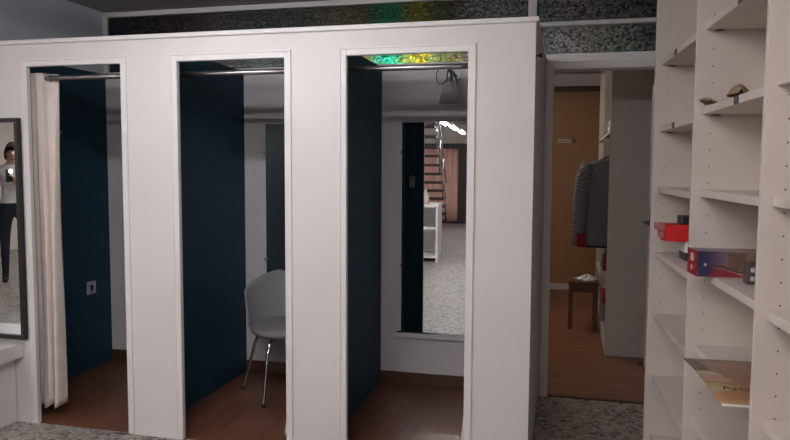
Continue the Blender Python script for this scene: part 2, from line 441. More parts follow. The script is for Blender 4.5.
# room behind the doorway
RB = 8.5
sbox('wall_back_room_far', (-2.1, RB, 0), (2.3, RB+.1, ZC), M['wall'])
sbox('wall_back_room_left', (-2.1, B+.1, 0), (-2.0, RB, ZC), M['wall'])
sbox('wall_back_room_right', (2.2, B+.1, 0), (2.3, RB, ZC), M['wall'])
sbox('wall_back_transom', (XL, B+.06, 2.084), (.77, B+.1, ZC), M['wall'])
sbox('baseboard_back_room', (-2.0, RB-.05, .003), (2.2, RB-.035, .075), M['trim'], .004)
d = MB(); d.box((-.95, RB-.035, .003), (.75, RB-.003, 2.335), .004)
dd = struct(d.build('door_2', M['oak']))
struct(MB().box((-1.02, RB-.045, 2.335), (.82, RB-.001, 2.40), .004).box((-1.02, RB-.045, .003), (-.95, RB-.001, 2.335), .004).box((.75, RB-.045, .003), (.82, RB-.001, 2.335), .004).build('trim_9', M['dkwood']))

# shop walls
sbox('wall_right', (SX1, SY0, 0), (SX1+.1, B, ZC), M['wall'])
sbox('wall_shop_far', (SX0, SY0-.1, 0), (SX1+.1, SY0, ZC), M['cream'])
sbox('wall_shop_left', (SX0-.1, SY0, 0), (SX0, D, ZC), M['cream'])
sbox('wall_shop_front', (SX0, D, 0), (XL-.0005, D+.03, ZC), M['panel'])

# ------------------------------------------------------------------ open door leaf in the doorway
hinge = Vector((.715, B+.09, 0)); far = Vector((.562, 5.265, 0))
ang = math.atan2(far.y-hinge.y, far.x-hinge.x)
L = (far-hinge).length
dl = thing('door', 'white door leaf standing open into the room behind the doorway', 'door', hinge, ang)
MB().box((0, -.036, .012), (L, 0, 2.035), .003).build('leaf', M['doorp'], dl)
h = MB(); zh = 1.07
h.box((L-.085, -.001, zh-.14), (L-.04, .006, zh+.09), .003)
h.tube([(L-.062, .004, zh), (L-.062, .05, zh)], .009)
h.tube([(L-.062, .048, zh), (L-.10, .052, zh), (L-.17, .05, zh-.003)], .0085)
hd = h.build('handle', M['clip'], dl); hd['label'] = 'dark steel lever handle'
h = MB()
for z in (.25, 1.05, 1.8): h.tube([(-.004, .004, z), (-.004, .004, z+.09)], .008)
h.build('hinge', M['steel'], dl)

# ------------------------------------------------------------------ curtain rods, curtains
rodY, rodZ = 3.325, 1.929
rl = ['dull grey curtain rod across the left cubicle holding the open white curtain', 'chrome curtain rod across the middle cubicle', 'chrome curtain rod across the right cubicle in front of the wall lamp']
for i, (x0, x1) in enumerate(((XL+.002, -2.222), (-2.178, -1.239), (-1.195, XR-.042))):
    t = thing('curtain_rod', rl[i], 'curtain rod', (x0, rodY, rodZ), 0, 'rods across the fitting cubicles')
    MB().tube([(.002, 0, 0), (x1-x0-.002, 0, 0)], .0135, 16).build('rod', M['dullrod'] if i == 0 else M['rod'], t)
    for xx, s in ((0, 1), (x1-x0, -1)):
        MB().lathe([(.026, 0), (.026, .006), (.018, .012), (.018, .02)], 18, Matrix.Translation((xx, 0, 0)) @ Matrix.Rotation(s*PI/2, 4, 'Y')).build('flange', M['steel'], t)

def curtain(x0t, x1t, x0b, x1b, zt, zb, folds, amp, label, seed, ex):
    rnd = random.Random(seed)
    ph = [rnd.uniform(0, 6) for _ in range(4)]
    t = thing('curtain', label, 'curtain', (0, rodY, 0), 0, 'white curtains of the fitting cubicles')
    def fn(u, v):
        z = zt + (zb-zt)*v
        a = x0t + (x1t-x0t)*u; b = x0b + (x1b-x0b)*u
        e = v**ex
        x = a*(1-e) + b*e
        A = amp*(.55+.45*v)
        y = A*math.sin(u*folds*2*PI+ph[0]+.5*math.sin(3*v+ph[1])) + .35*A*math.sin(u*folds*4.3*PI+ph[2]+2*v) + .006*math.sin(5*v+ph[3])
        x += .35*A*math.cos(u*folds*2*PI+ph[0])*.6
        h_ = max(0, 1-v*2.2)
        y = y*(1-.75*h_) + h_*(-.030*(u < .84) + .030*(u >= .84) if abs(u-.84) > .05 else .6*(u-.84))
        z += .012*math.sin(u*folds*2*PI+ph[2])*(v > .97)
        return Vector((x, y+.002, z))
    m = MB(); m.grid(fn, folds*14, 50); m.build('cloth', M['linen'], t, solid(.003))
    for i in range(5):
        xr = x0t + (x1t-x0t)*(i+.5)/5
        pts = [(xr, .0165*math.cos(a*PI/6), rodZ+.0165*math.sin(a*PI/6)) for a in range(13)]
        MB().tube(pts, .0022, 6, False).build('ring', M['steel'], t)
    return t
curtain(-3.06, -2.768, -3.08, -2.785, 1.955, .07, 5, .034, 'white gathered curtain drawn to the left of the left cubicle', 3, .8)
curtain(-1.352, -1.25, -1.405, -1.25, 1.955, .06, 4, .03, 'white curtain mostly hidden behind the post right of the middle cubicle', 5, 7.)
curtain(-.445, -.215, -.492, -.215, 1.955, .06, 5, .03, 'white curtain peeking out behind the post right of the right cubicle', 8, 4.)

# ------------------------------------------------------------------ left cubicle: hook, socket
t = thing('coat_hook', 'small metal coat hook on the navy wall behind the curtain', 'hook', (XL, 3.90, 1.61))
MB().box((0, -.022, -.045), (.005, .022, .045), .003).build('plate', M['steel'], t)
MB().tube([(.004, 0, .02), (.03, 0, .022), (.055, 0, .045), (.06, 0, .06)], .0055, 10).build('prong', M['chrome'], t)
MB().tube([(.004, 0, -.02), (.022, 0, -.035), (.038, 0, -.03), (.042, 0, -.012)], .0055, 10).build('prong', M['chrome'], t)
t = thing('coat_hook', 'small metal coat hook on the back of the partition, seen in the right cubicle mirror', 'hook', (-1.14, D+DT+.004, 1.33), PI/2)
MB().box((0, -.022, -.045), (.005, .022, .045), .003).build('plate', M['steel'], t)
MB().tube([(.004, 0, .02), (.03, 0, .022), (.055, 0, .045), (.06, 0, .06)], .0055, 10).build('prong', M['chrome'], t)
t = thing('wall_socket', 'pale grey square socket low on the navy wall of the left cubicle', 'socket', (XL, 4.225, .585))
MB().box((0, -.046, -.046), (.009, .046, .046), .003).build('plate', M['socket'], t)
MB().lathe([(.024, 0), (.024, .003), (.021, .003), (.020, -.002)], 20, Matrix.Translation((.009, 0, 0)) @ Matrix.Rotation(PI/2, 4, 'Y')).build('outlet', M['socket'], t)

# ------------------------------------------------------------------ mirrors in the cubicles
def booth_mirror(x0, x1, z0, z1, label, lab2, tw=0.):
    t = thing('wall_mirror', label, 'mirror', ((x0+x1)/2, B, z0), 0, 'frameless mirrors in the cubicles')
    w = (x1-x0)/2; hh = z1-z0
    m = MB().box((-w, -.016, 0), (w, -.010, hh)); m.build('glass', M['mirror'], t)
    m_ = t.children[0]; m_.rotation_euler = (0, 0, tw); m_.location = (0, -abs(math.sin(tw))*w, 0)
    MB().box((-w+.01, -.0095, .01), (w-.01, -.0005, hh-.01)).build('backing', M['blackp'], t)
    for sx in (-1, 1):
        for z in (.32*hh, .86*hh):
            MB().lathe([(.007, 0), (.007, .02), (.011, .022), (.011, .027)], 12, Matrix.Translation((sx*(w+.004), 0, z)) @ Matrix.Rotation(PI/2, 4, 'X')).build('clip', M['steel'], t)
    s = thing('mirror_ledge', lab2, 'ledge', ((x0+x1)/2, B, z0-.002), 0, 'ledges under the cubicle mirrors')
    MB().box((-w-.05, -.03, -.045), (w+.05, -.0005, -.014), .003).build('board', M['wall'], s)
    MB().box((-w-.03, -.020, -.013), (w+.03, -.0005, -.001), .002).build('channel', M['chrome'], s)
booth_mirror(-1.05, -.50, .37, 1.737, 'tall frameless mirror on the right cubicle wall reflecting a staircase', 'narrow white ledge under the right cubicle mirror', math.radians(2.4))
booth_mirror(-2.015, -1.46, .37, 1.737, 'tall frameless mirror in the middle cubicle reflecting the navy wall', 'narrow white ledge under the middle cubicle mirror behind the chair')

# ------------------------------------------------------------------ wall lamp in the right cubicle
t = thing('wall_lamp', 'grey bell-shaped spot lamp on a round white base, high in the right cubicle', 'lamp', (-.705, B, 2.032))
MB().lathe([(.038, 0), (.038, .012), (.034, .018), (.018, .021), (.003, .022)], 32, Matrix.Rotation(PI/2, 4, 'X')).build('wall_plate', M['white'], t)
MB().tube([(0, -.018, -.005), (-.004, -.05, .0), (-.010, -.09, .012), (-.020, -.125, .012)], .007, 12).build('arm', M['black'], t)
cx, cy = -.022, -.135
MB().lathe([(.006, .040), (.008, .02), (.018, .015), (.021, -.01), (.021, -.045), (.028, -.058), (.026, -.064)], 24, Matrix.Translation((cx, cy, 0))).build('lamp_holder', M['steel'], t)
MB().lathe([(.027, -.055), (.034, -.068), (.045, -.098), (.055, -.135), (.062, -.168), (.064, -.186), (.059, -.186), (.052, -.15), (.040, -.098), (.024, -.060)], 36, Matrix.Translation((cx, cy, 0))).build('lamp_shade', M['frost'], t)
P_ = [Vector(v) for v in ((cx, cy, .035), (cx-.045, cy+.01, .045), (cx-.085, cy+.04, .018), (cx-.098, cy+.07, -.02), (cx-.082, cy+.07, -.052), (cx-.05, cy+.04, -.06), (cx-.02, cy, -.04))]
pts = []
for i in range(len(P_)-1):
    a, b, c, d_ = P_[max(i-1, 0)], P_[i], P_[i+1], P_[min(i+2, len(P_)-1)]
    for k in range(6):
        u = k/6; pts.append(.5*((2*b)+(c-a)*u+(2*a-5*b+4*c-d_)*u*u+(3*b-a-3*c+d_)*u**3))
MB().tube(pts+[P_[-1]], .0028, 8).build('cord', M['black'], t)
MB().tube([(cx+.025, cy+.02, -.01), (cx+.038, cy+.03, -.04), (cx+.050, cy+.03, -.07)], .005, 8).build('adjusting_rod', M['black'], t)

# ------------------------------------------------------------------ chair in the middle cubicle
ch = thing('shell_chair', 'grey shell chair with chrome legs in the middle cubicle', 'chair', (-1.70, 4.08, .003), math.radians(-52))
# local +x = forward, y = left
def back_fn(u, v):
    th = (u-.5)*2*math.radians(64)
    e = abs(u-.5)*2
    top = .758 - .10*e**1.25
    z = .435 + (top-.435)*v
    fl = 1 + .07*v
    ax, ay = .215*fl, .268*fl
    x = -math.cos(th)*ax - .055*v*(1-e*.6) + .0
    y = math.sin(th)*ay
    return Vector((x, y, z))
m = MB(); m.grid(back_fn, 33, 12)
m.build('backrest', M['shell'], ch, solid(.011))
def sup(th, a, b, nn=2.6):
    c, s = math.cos(th), math.sin(th)
    return (a*math.copysign(abs(c)**(2/nn), c), b*math.copysign(abs(s)**(2/nn), s))
m = MB()
prof = [(.02, .398), (.8, .398), (.96, .408), (1., .425), (.985, .445), (.92, .456), (.6, .452), (.25, .447), (.02, .446)]
rings = []
for f_, z in prof:
    rings.append([m.bm.verts.new((sup(2*PI*k/40, .228*f_, .245*f_)[0]+.005, sup(2*PI*k/40, .228*f_, .245*f_)[1], z)) for k in range(40)])
for i in range(len(rings)-1):
    for k in range(40):
        f = m.bm.faces.new((rings[i][k], rings[i][(k+1) % 40], rings[i+1][(k+1) % 40], rings[i+1][k])); f.smooth = True
m.bm.faces.new(rings[0][::-1]); m.bm.faces.new(rings[-1])
m.build('seat', M['seat'], ch)
for sx, sy in ((1, -1), (-1, -1), (1, 1), (-1, 1)):
    yw = .222 if sx > 0 else .255
    lg = MB().tube([(sx*.09, sy*.10, .392), (sx*.125, sy*.14, .388), (sx*.15, sy*.165, .365), (sx*.163, sy*(.16+.03*yw/.28), .30), (sx*.205, sy*(yw-.001), .012), (sx*.206, sy*yw, .0)], .0105, 14).build('leg', M['chrome'], ch)
    MB().lathe([(.012, 0), (.013, .004), (.013, .02), (.011, .022)], 12, Matrix.Translation((sx*.206, sy*yw, 0))).build('foot_cap', M['blackp'], lg)

# ------------------------------------------------------------------ black framed mirror and white bench, far left
t = thing('framed_mirror', 'black framed mirror hanging at the left end of the white partition', 'mirror', (-2.900, D-.006, .482))
w, hh, fw = .62, 1.222, .024
f = MB()
f.box((-w, -.03, 0), (0, 0, fw), .003).box((-w, -.03, hh-fw), (0, 0, hh), .003).box((-w, -.03, fw), (-w+fw, 0, hh-fw), .003).box((-fw, -.03, fw), (0, 0, hh-fw), .003)
f.build('frame', M['black'], t)
MB().box((-w+fw-.004, -.016, fw-.004), (-fw+.004, -.010, hh-fw+.004)).build('glass', M['mirror'], t)
t = thing('bench', 'low white bench against the partition below the black framed mirror', 'bench', (-2.937, D, 0))
MB().box((-1.1, -.42, .378), (0, -.002, .458), .004).build('bench_top', M['trim'], t)
MB().box((-1.0, -.38, .001), (-.06, -.004, .378), .003).build('base', M['trim'], t)

# ------------------------------------------------------------------ bookcase on the right
BA = math.radians(3.33)
bk = thing('bookcase', 'tall white open bookcase along the right side with drilled side panels', 'bookcase', (.402, 3.693, 0), BA)
TH, DEP, HT = .022, .32, 2.48
VY = [0, -.85, -1.645, -2.45]
ZS = [[.07, .38, .695, 1.008, 1.33, 1.63, 1.953, 2.285], [.17, .47, .752, 1.05, 1.345, 1.652, 1.962, 2.27], [.145, .445, .745, 1.045, 1.351, 1.668, 1.97, 2.27]]
for y in VY:
    o = MB().box((0, y-TH if y else y-TH, .001), (DEP, y, HT), .0015).build('side_panel', M['drill'], bk)
MB().box((DEP-.006, VY[-1]-TH, .06), (DEP+.002, -.001, HT-.03)).build('back_panel', M['shelf'], bk)
MB().box((.0, VY[-1]-TH, HT), (DEP, 0, HT+.022), .0015).build('top_panel', M['shelf'], bk)
for bi in range(3):
    y1, y0 = VY[bi]-TH-.0005, VY[bi+1]+.0005
    if bi < 2:
        MB().box((.05, y0, .001), (.068, y1, .074)).build('plinth', M['shelf'], bk)
    for z in ZS[bi]:
        zz = z
        s = MB().box((.028, y0, zz), (DEP-.007, y1, zz+.027), .0015).build('shelf', M['shelf'], bk)
        for yy, sg in ((y1, -1), (y0, 1)):
            MB().box((.063, min(yy, yy+sg*.014), zz-.006), (.089, max(yy, yy+sg*.014), zz-.0005), .001).build('shelf_support', M['clip'], s)
        if z > 1.5 and bi < 2:
            yc = y1 - .33 - .10*bi
            MB().box((.0245, yc-.022, zz+.001), (.0279, yc+.022, zz+.026), .001).build('label_holder', M['clip'], s)

def onb(lx, ly, z):     # a point of the bookcase in the room
    return (.402 + lx*math.cos(BA) - ly*math.sin(BA), 3.693 + lx*math.sin(BA) + ly*math.cos(BA), z)

# --- items in the far bay
ZT = 1.037
t = thing('small_box', 'black box with white lid, lowest of the pile in the far bookcase bay', 'box', onb(.092, -.25, ZT), BA)
MB().box((0, -.14, .0), (.15, 0, .037), .002).build('body', M['blackp'], t)
MB().box((-.003, -.143, .0372), (.153, .003, .087), .002).build('lid', M['white'], t)
t = thing('red_package', 'red packet lying on the white lidded box, poking out of the bookcase', 'packet', onb(.0, -.24, ZT+.0885), BA)
MB().prism([(.006, -.16), (.20, -.16), (.20, 0), (.006, 0), (-.004, -.08)], .0, .073).build('packet_body', M['red'], t)
MB().box((-.028, -.13, .045), (.008, -.04, .078), .006).box((-.015, -.12, .01), (.005, -.05, .05), .005).build('end_flap', M['pinkish'], t)
MB().box((.155, -.168, .012), (.192, -.158, .045), .004).build('tie', M['pinkish'], t)
t = tag(MB().box((0, -.13, 0), (.11, 0, .036), .003).build('dark_case', M['blackp']), 'small black case lying on top of the red packet', 'case')
t.location = onb(.078, -.25, ZT+.163); t.rotation_euler = (0, 0, BA)

# --- long printed box in the middle bay
bx = thing('printed_box', 'long printed box with red end jutting out of the middle bay of the bookcase', 'box', onb(-.031, -1.128, ZT+.0415), BA+.035)
BW, BD, BH = .33, .115, .088
MB().box((.002, 0, 0), (BW, BD, BH), .0015).build('box_body', M['boxprint'], bx)
MB().box((-.0015, -.001, -.0), (.003, BD+.001, BH+.001), .001).build('end_panel', M['boxred'], bx)
for nm, q in (('white_mark', MB().box((-.0028, .035, .05), (-.0016, .07, .076))), ('white_mark', MB().lathe([(.009, 0), (.009, .001)], 14, Matrix.Translation((-.0028, .055, .026)) @ Matrix.Rotation(PI/2, 4, 'Y'))),
              ('white_mark', MB().lathe([(.005, 0), (.005, .001)], 12, Matrix.Translation((.028, -.0003, .042)) @ Matrix.Rotation(PI/2, 4, 'X')))):
    q.build(nm, M['boxgrey'], bx)
FL = lambda d: Matrix.Translation((0, -d, 0)) @ Matrix.Rotation(PI/2, 4, 'X')
MB().prism([(.035, .001), (.16, .001), (.13, .012), (.09, .026), (.06, .028)], 0, .0006, FL(.0002)).build('red_swoosh', M['swoosh'], bx)
MB().prism([(.03, .034), (.08, .034), (.13, .016), (.19, .010), (.19, .015), (.135, .024), (.085, .041), (.04, .041)], 0, .0006, FL(.0008)).build('dark_swoosh', M['ink'], bx)
MB().prism([(.105, .028), (.155, .024), (.165, .086), (.10, .086)], 0, .0006, FL(.0002)).build('brown_picture', M['brownpic'], bx)
gb = thing('label_box', 'small dark grey box with two pale squares in front of the long printed box', 'box', onb(.092, -1.27, ZT+.0415), BA)
MB().box((0, 0, 0), (.12, .05, .072), .002).build('body', M['boxpatch'], gb)
for zz in (.018, .046): MB().box((.008, -.0012, zz-.006), (.021, -.0002, zz+.008)).build('pale_square', M['boxgrey'], gb)

# --- magazine in the middle bay
mg = thing('magazine', 'brown covered magazine sticking out of a low shelf of the bookcase', 'magazine', onb(-.062, -1.12, .781), BA)
def mag_fn(u, v):
    return Vector((.36*u, -.475*v, (.006 + .008*(1-u)*math.sin(v*PI))))
m = MB(); m.grid(mag_fn, 14, 20); m.build('cover', M['mag'], mg, solid(.0015))
m = MB(); m.grid(lambda u, v: mag_fn(u, v) + Vector((.004, -.010*v, -.0045)), 14, 20); m.build('pages', M['paper'], mg, solid(.004))
me = font_mesh('Artesanos', .046)
me.materials.append(M['inkm'])
o = bpy.data.objects.new('title', me); C.objects.link(o); o.parent = mg
for v in me.vertices:
    x = .130 + v.co.x; y = -.350 + v.co.y*1.3
    u_, v_ = x/.36, -y/.475
    p_ = mag_fn(u_, v_); v.co = Vector((x, y, p_.z + .0018))
def mag_patch(poly, name, m):
    q = MB(); bm = q.bm
    vs = []
    for (u_, v_) in poly:
        p_ = mag_fn(u_, v_); vs.append(bm.verts.new((p_.x, p_.y, p_.z+.0013)))
    f = bm.faces.new(vs); f.normal_update()
    bmesh.ops.triangulate(bm, faces=[f])
    return q.build(name, m, mg)
M['magcream'] = mat('magazine_cream', (.50, .42, .29), .3); M['magpink'] = mat('magazine_pink', (.50, .27, .20), .3); M['maggreen'] = mat('magazine_green', (.42, .37, .15), .3)
mag_patch([(.004, .004), (.09, .004), (.13, .20), (.15, .36), (.004, .37)], 'cover_strip', M['magdark'])
mag_patch([(.004, .375), (.14, .365), (.19, .42), (.20, .47), (.004, .46)], 'cover_picture', M['magcream'])
mag_patch([(.004, .465), (.20, .475), (.24, .56), (.22, .60), (.004, .62)], 'cover_picture', M['magpink'])
mag_patch([(.004, .64), (.10, .63), (.24, .67), (.27, .70), (.10, .70), (.004, .71)], 'cover_picture', M['maggreen'])
mag_patch([(.004, .715), (.14, .71), (.20, .74), (.14, .78), (.004, .83)], 'cover_picture', M['magcream'])
mag_patch([(.36, .80), (.44, .78), (.50, .81), (.49, .86), (.38, .86)], 'cover_picture', M['paper'])
mag_patch([(.46, .38), (.58, .34), (.72, .36), (.74, .42), (.60, .46), (.52, .44)], 'cover_picture', M['magcream'])

# --- dry leaves on the upper shelf
def leaf(name, label, lx, ly, ln, wd, rz, lift, hump):
    m = MB()
    def fn(u, v):
        w_ = wd*(math.sin(PI*min(1, u*.9+.06))**.8)
        a = (v-.5)*2
        return Vector(((u-.5)*ln, a*w_*(1-.25*hump/.034*abs(a)), .0015 + (hump*max(0, 1-abs(u-.42)/.55))*(1-abs(a)**1.3) + lift*max(0, a)*w_/wd + .003*math.sin(9*u+3*v)*(1-abs(a))))
    m.grid(fn, 16, 9)
    o = m.build(name, M['leaf'], None, solid(.0012))
    o.location = onb(lx, ly, 1.6835); o.rotation_euler = (0, 0, BA+rz)
    return tag(o, label, 'leaf', 'dry leaves on the upper shelf')
leaf('dry_leaf', 'flat curled brown leaf on the upper bookcase shelf beside the upright', .022, -.975, .13, .035, 1.45, .012, .02)
leaf('dry_leaf', 'peaked brown dry leaf on the upper bookcase shelf edge above the grey clip', .05, -1.24, .15, .05, 1.40, .0, .04)

# ------------------------------------------------------------------ room behind: wardrobe, clothes, stool, sign
WX, WY0, WY1, WD = .30, 5.535, 7.6, .56
wd = thing('wardrobe', 'white open-fronted wardrobe with clothes in the room behind the doorway', 'wardrobe', (WX, WY0, .003))
W1 = WY1-WY0
for y in (0, 1.02, W1-.02): MB().box((0, y, 0), (WD, y+.02, 2.42), .0015).build('side_panel', M['ward'], wd)
MB().box((WD-.008, .02, .0), (WD, W1-.02, 2.42)).build('back_panel', M['ward'], wd)
MB().box((0, 0, 2.42), (WD, W1, 2.44), .0015).build('top_panel', M['ward'], wd)
MB().box((0.004, .02, .0), (.022, W1-.02, .075)).build('plinth', M['ward'], wd)
for y0, y1, zz in ((.0205, 1.0195, (.076, .36, .62, 1.72)), (1.0405, W1-.0205, (.076, .45, .85, 1.25, 1.72))):
    for z in zz: MB().box((.004, y0, z), (WD-.009, y1, z+.018), .001).build('shelf', M['ward'], wd)
MB().tube([(.26, .021, 1.60), (.26, 1.019, 1.60)], .012, 12).build('rail', M['chrome'], wd)

def garment(name, label, cat, y, x0, xc, wid, ztop, zbot, thick, mm, sleeve=True, seed=0, group='clothes hanging in the wardrobe'):
    rnd = random.Random(seed)
    g = thing(name, label, cat, (xc, y, ztop), 0, group)
    Hh = ztop-zbot
    def fn(u, v):
        th = 2*PI*u
        z = -Hh*v
        sh = min(1, (v/.10))**.6 if v < .10 else 1
        a = wid/2*(.16+.84*sh)*(1+.10*v); b = thick/2*(.5+.5*min(1, v*5))
        fold = 1 + .16*math.sin(5*th+seed)*min(1, v*2)
        return Vector((a*math.cos(th), b*math.sin(th)*fold, z))
    m = MB(); m.grid(fn, 40, 30, True); m.build('body', mm, g, solid(.004))
    if sleeve:
        for sx in (-1, 1):
            pts = [(sx*wid*.44, 0, -.065), (sx*wid*.52, -.02, -.16), (sx*wid*.56, -.035, -.34), (sx*wid*.585, -.04, -Hh*.9), (sx*wid*.59, -.04, -Hh*1.0)]
            s = MB().tube(pts, [.058, .062, .056, .047, .044], 16).build('sleeve', mm, g)
            if name == 'checked_jacket' and sx < 0:
                k_ = MB().box((sx*wid*.58-.012, -.096, -Hh*1.0-.006), (sx*wid*.58+.058, -.088, -Hh*.86), .002).build('tag', M['darkred'], s)
                k_['label'] = 'red tag at the cuff'
    # hanger is a thing of its own
    hg = thing('clothes_hanger', 'hanger carrying the ' + label.split(' hanging')[0].split(' between')[0], 'hanger', (xc, y, ztop), 0, 'hangers on the wardrobe rail')
    MB().tube([(-wid*.40, 0, -.052), (-.05, 0, .012), (0, 0, .022), (.05, 0, .012), (wid*.40, 0, -.052)], .006, 10).build('shoulder_bar', M['stool'], hg)
    MB().tube([(0, 0, .02), (0, 0, .045), (.012, 0, .07), (.008, 0, 1.613-ztop), (-.006, 0, 1.617-ztop), (-.016, 0, 1.606-ztop)], .0025, 8).build('hook', M['steel'], hg)
    return g
garment('checked_jacket', 'small-checked grey jacket hanging out of the wardrobe front', 'jacket', 5.72, 0, .36, .47, 1.535, .84, .12, M['jacket'], True, 1)
garment('navy_coat', 'dark navy coat hanging just behind the checked jacket', 'coat', 5.93, 0, .36, .46, 1.53, .80, .10, M['navy'], False, 2)
garment('striped_shirt', 'dark striped shirt between the navy coat and the wardrobe middle', 'shirt', 6.10, 0, .40, .42, 1.53, .86, .09, M['stripe'], False, 3)
# folded clothes on the wardrobe shelves
def folded(label, loc, sx, sy, sz, m):
    q = MB()
    for i in range(2): q.box((-sx/2+.004*i, -sy/2, sz/2*i+.0005), (sx/2-.006*i, sy/2, sz/2*(i+1)-.001), min(.012, sz*.22), None, 0, 3)
    o = q.build('folded_garment', m); o.location = loc
    return tag(o, label, 'folded clothes', 'folded clothes on the wardrobe shelves')
folded('folded red garment on the upper of the low wardrobe shelves', (WX+.10, 5.80, .6415), .24, .28, .11, M['darkred'])
folded('folded black garment lying on the folded red garment', (WX+.11, 5.80, .753), .22, .26, .04, M['navy'])
folded('folded dark red garment on the lower wardrobe shelf', (WX+.10, 5.80, .3815), .24, .28, .09, M['darkred'])
folded('folded white garment on the top wardrobe shelf above the rail', (WX+.12, 5.80, 1.7415), .24, .26, .09, M['paper'])

st = thing('wooden_stool', 'low brown wooden stool beside the wardrobe', 'stool', (.155, 6.52, .003))
MB().box((-.135, -.15, .405), (.135, .15, .432), .004).build('seat', M['stool'], st)
MB().box((-.115, -.128, .335), (.115, -.112, .405)).box((-.115, .112, .335), (.115, .128, .405)).box((-.123, -.115, .335), (-.107, .115, .405)).box((.107, -.115, .335), (.123, .115, .405)).build('apron', M['stool'], st)
for sx in (-1, 1):
    for sy in (-1, 1): MB().box((sx*.11-.018, sy*.118-.018, 0), (sx*.11+.018, sy*.118+.018, .405), .002).build('leg', M['stool'], st)
m = MB()
def cl(u, v):
    r = .085*u*(1+.25*math.sin(3*2*PI*v)+.12*math.sin(7*2*PI*v+1))
    return Vector((r*math.cos(2*PI*v)*1.1, r*math.sin(2*PI*v), .004 + .035*(1-u)**.7*(1+.5*math.sin(5*2*PI*v+4*u)) ))
m.grid(cl, 9, 37); o = m.build('crumpled_cloth', M['paper'], None, solid(.003)); o.location = (.19, 6.49, .4375)
tag(o, 'crumpled white cloth lying on the brown stool', 'cloth')

sg = thing('door_sign', 'small cream sign plate with dark lettering on the brown board', 'sign', (-.047, RB-.0352, 1.765))
MB().box((-.078, -.006, -.023), (.068, 0, .023), .002).build('plate', M['signw'], sg)
q = MB(); rnd = random.Random(4); x = -.064
while x < .05:
    w_ = rnd.uniform(.005, .009)
    q.box((x, -.0068, -.012), (x+.0025, -.0059, .010)); q.box((x, -.0068, rnd.choice((-.012, -.002, .007))), (x+w_, -.0059, rnd.choice((-.002, .007, .0095))+.0025)); x += w_+.004
q.build('lettering', M['ink'], sg)
MB().box((.074, -.005, -.022), (.116, 0, .022), .002).build('symbol_plate', M['ink'], sg)
MB().lathe([(.007, 0), (.007, .001)], 12, Matrix.Translation((.086, -.0052, .0)) @ Matrix.Rotation(PI/2, 4, 'X')).build('symbol', M['signw'], sg)
o = tag(MB().prism([(0, 0), (.12, -.02), (.125, .02), (.005, .03)], 0, .018).build('door_wedge', M['dkwood']), 'dark wedge on the wooden floor by the wardrobe corner', 'wedge')
o.location = (.53, 5.33, .004)

# ------------------------------------------------------------------ shop seen in the mirrors, plus added lamps
def batten(name_label, loc, rz, ln, group=None, wire=True, strength=None):
    t = thing('fluorescent_light', name_label, 'light', loc, rz, group)
    MB().box((-ln/2, -.055, .03), (ln/2, .055, .075), .006).build('housing', M['white'], t)
    for s in (-1, 1):
        MB().tube([(-ln/2+.03, s*.032, .012), (ln/2-.03, s*.032, .012)], .013, 10).build('tube', M['tube'] if strength is None else strength, t)
        for e in (-1, 1): MB().box((e*(ln/2-.02)-.012, s*.032-.014, -.002), (e*(ln/2-.02)+.012, s*.032+.014, .031), .002).build('socket', M['white'], t)
    zt = ZC-loc[2]
    if zt > .1:
        for e in (-1, 1): MB().tube([(e*ln*.35, 0, .074), (e*ln*.35, 0, zt-.0005)], .003, 8).build('suspension', M['steel'], t)
    return t
M['tubeA'] = emis('lit_tube_front', (.95, .97, 1.), 60.)
M['tubeD'] = emis('added_tube_middle', (1., .97, .95), 110.)  # for unseen lamps added to brighten the partition front
M['tubeE'] = emis('added_tube_left', (1., .97, .93), 75.)  # for unseen lamps added to brighten the left half, as mirrored
M['tubeB'] = emis('lit_tube_shop', (.97, .97, 1.), 30.)
M['tubeC'] = emis('added_tube_room', (1., .90, .78), 46.)  # for an unseen lamp added to light the back room
batten('suspended tube light over the aisle in front of the cubicles', (-1.55, 2.1, 2.36), 0, 1.2, 'shop tube lights', True, M['tubeA'])
for lab, x, y, rz, m_ in (('before the staircase and salmon curtain', -1.42, -7.0, PI/2, 'tubeB'), ('second from the staircase in the row past the counter', -1.47, -5.35, PI/2, 'tubeB'), ('nearest the counter in the row leading to the staircase', -1.52, -3.7, PI/2, 'tubeB'),
                          ('added unseen to brighten the left half of the shop', -6.2, -1.6, PI/2, 'tubeE'), ('added unseen deep in the left half of the shop', -6.2, -5.6, PI/2, 'tubeE'),
                          ('added unseen to brighten the middle of the partition', -.65, .1, 0, 'tubeD'), ('added unseen to brighten the left end of the partition', -3.6, .1, 0, 'tubeD')):
    batten('shop tube light ' + lab, (x, y, 2.40 if m_ == 'tubeD' or x < -3 else 2.235), rz, 1.5, 'shop tube lights', True, M[m_])
batten('unseen tube light added to brighten the room behind the doorway', (-.9, 6.6, 2.44), PI/2, 1.2, 'shop tube lights', True, M['tubeC'])

# staircase
sc_ = thing('staircase', 'open staircase with dark treads and steel railing, seen in the cubicle mirror', 'staircase', (-1.80, -8.1, 0))
SWD = .95
for k in range(1, 13):
    z = .19*k; y = .26*k
    MB().box((-SWD, y-.15, z-.055), (0, y+.15, z), .004).build('tread', M['stair'], sc_)
for x in (-SWD+.06, -.62):
    q = MB(); q.prism([(.12, .0), (.30, .0), (3.20, 2.19), (3.20, 2.30), (3.08, 2.24)], -.02, .02, Matrix.Translation((x, 0, 0)) @ Matrix(((0, 0, 1, 0), (1, 0, 0, 0), (0, 1, 0, 0), (0, 0, 0, 1))))
    q.build('stringer', M['stair'], sc_)
for k in (1, 4, 7, 10, 12):
    zt = min(.19*k+.9, ZC-.02); MB().tube([(-.03, .26*k, .19*k-.0), (-.03, .26*k, zt)], .016, 12).build('baluster', M['chrome'], sc_)
MB().tube([(-.03, .26, 1.09), (-.03, .26*8.4, .19*8.4+.9)], .022, 12).build('handrail', M['chrome'], sc_)
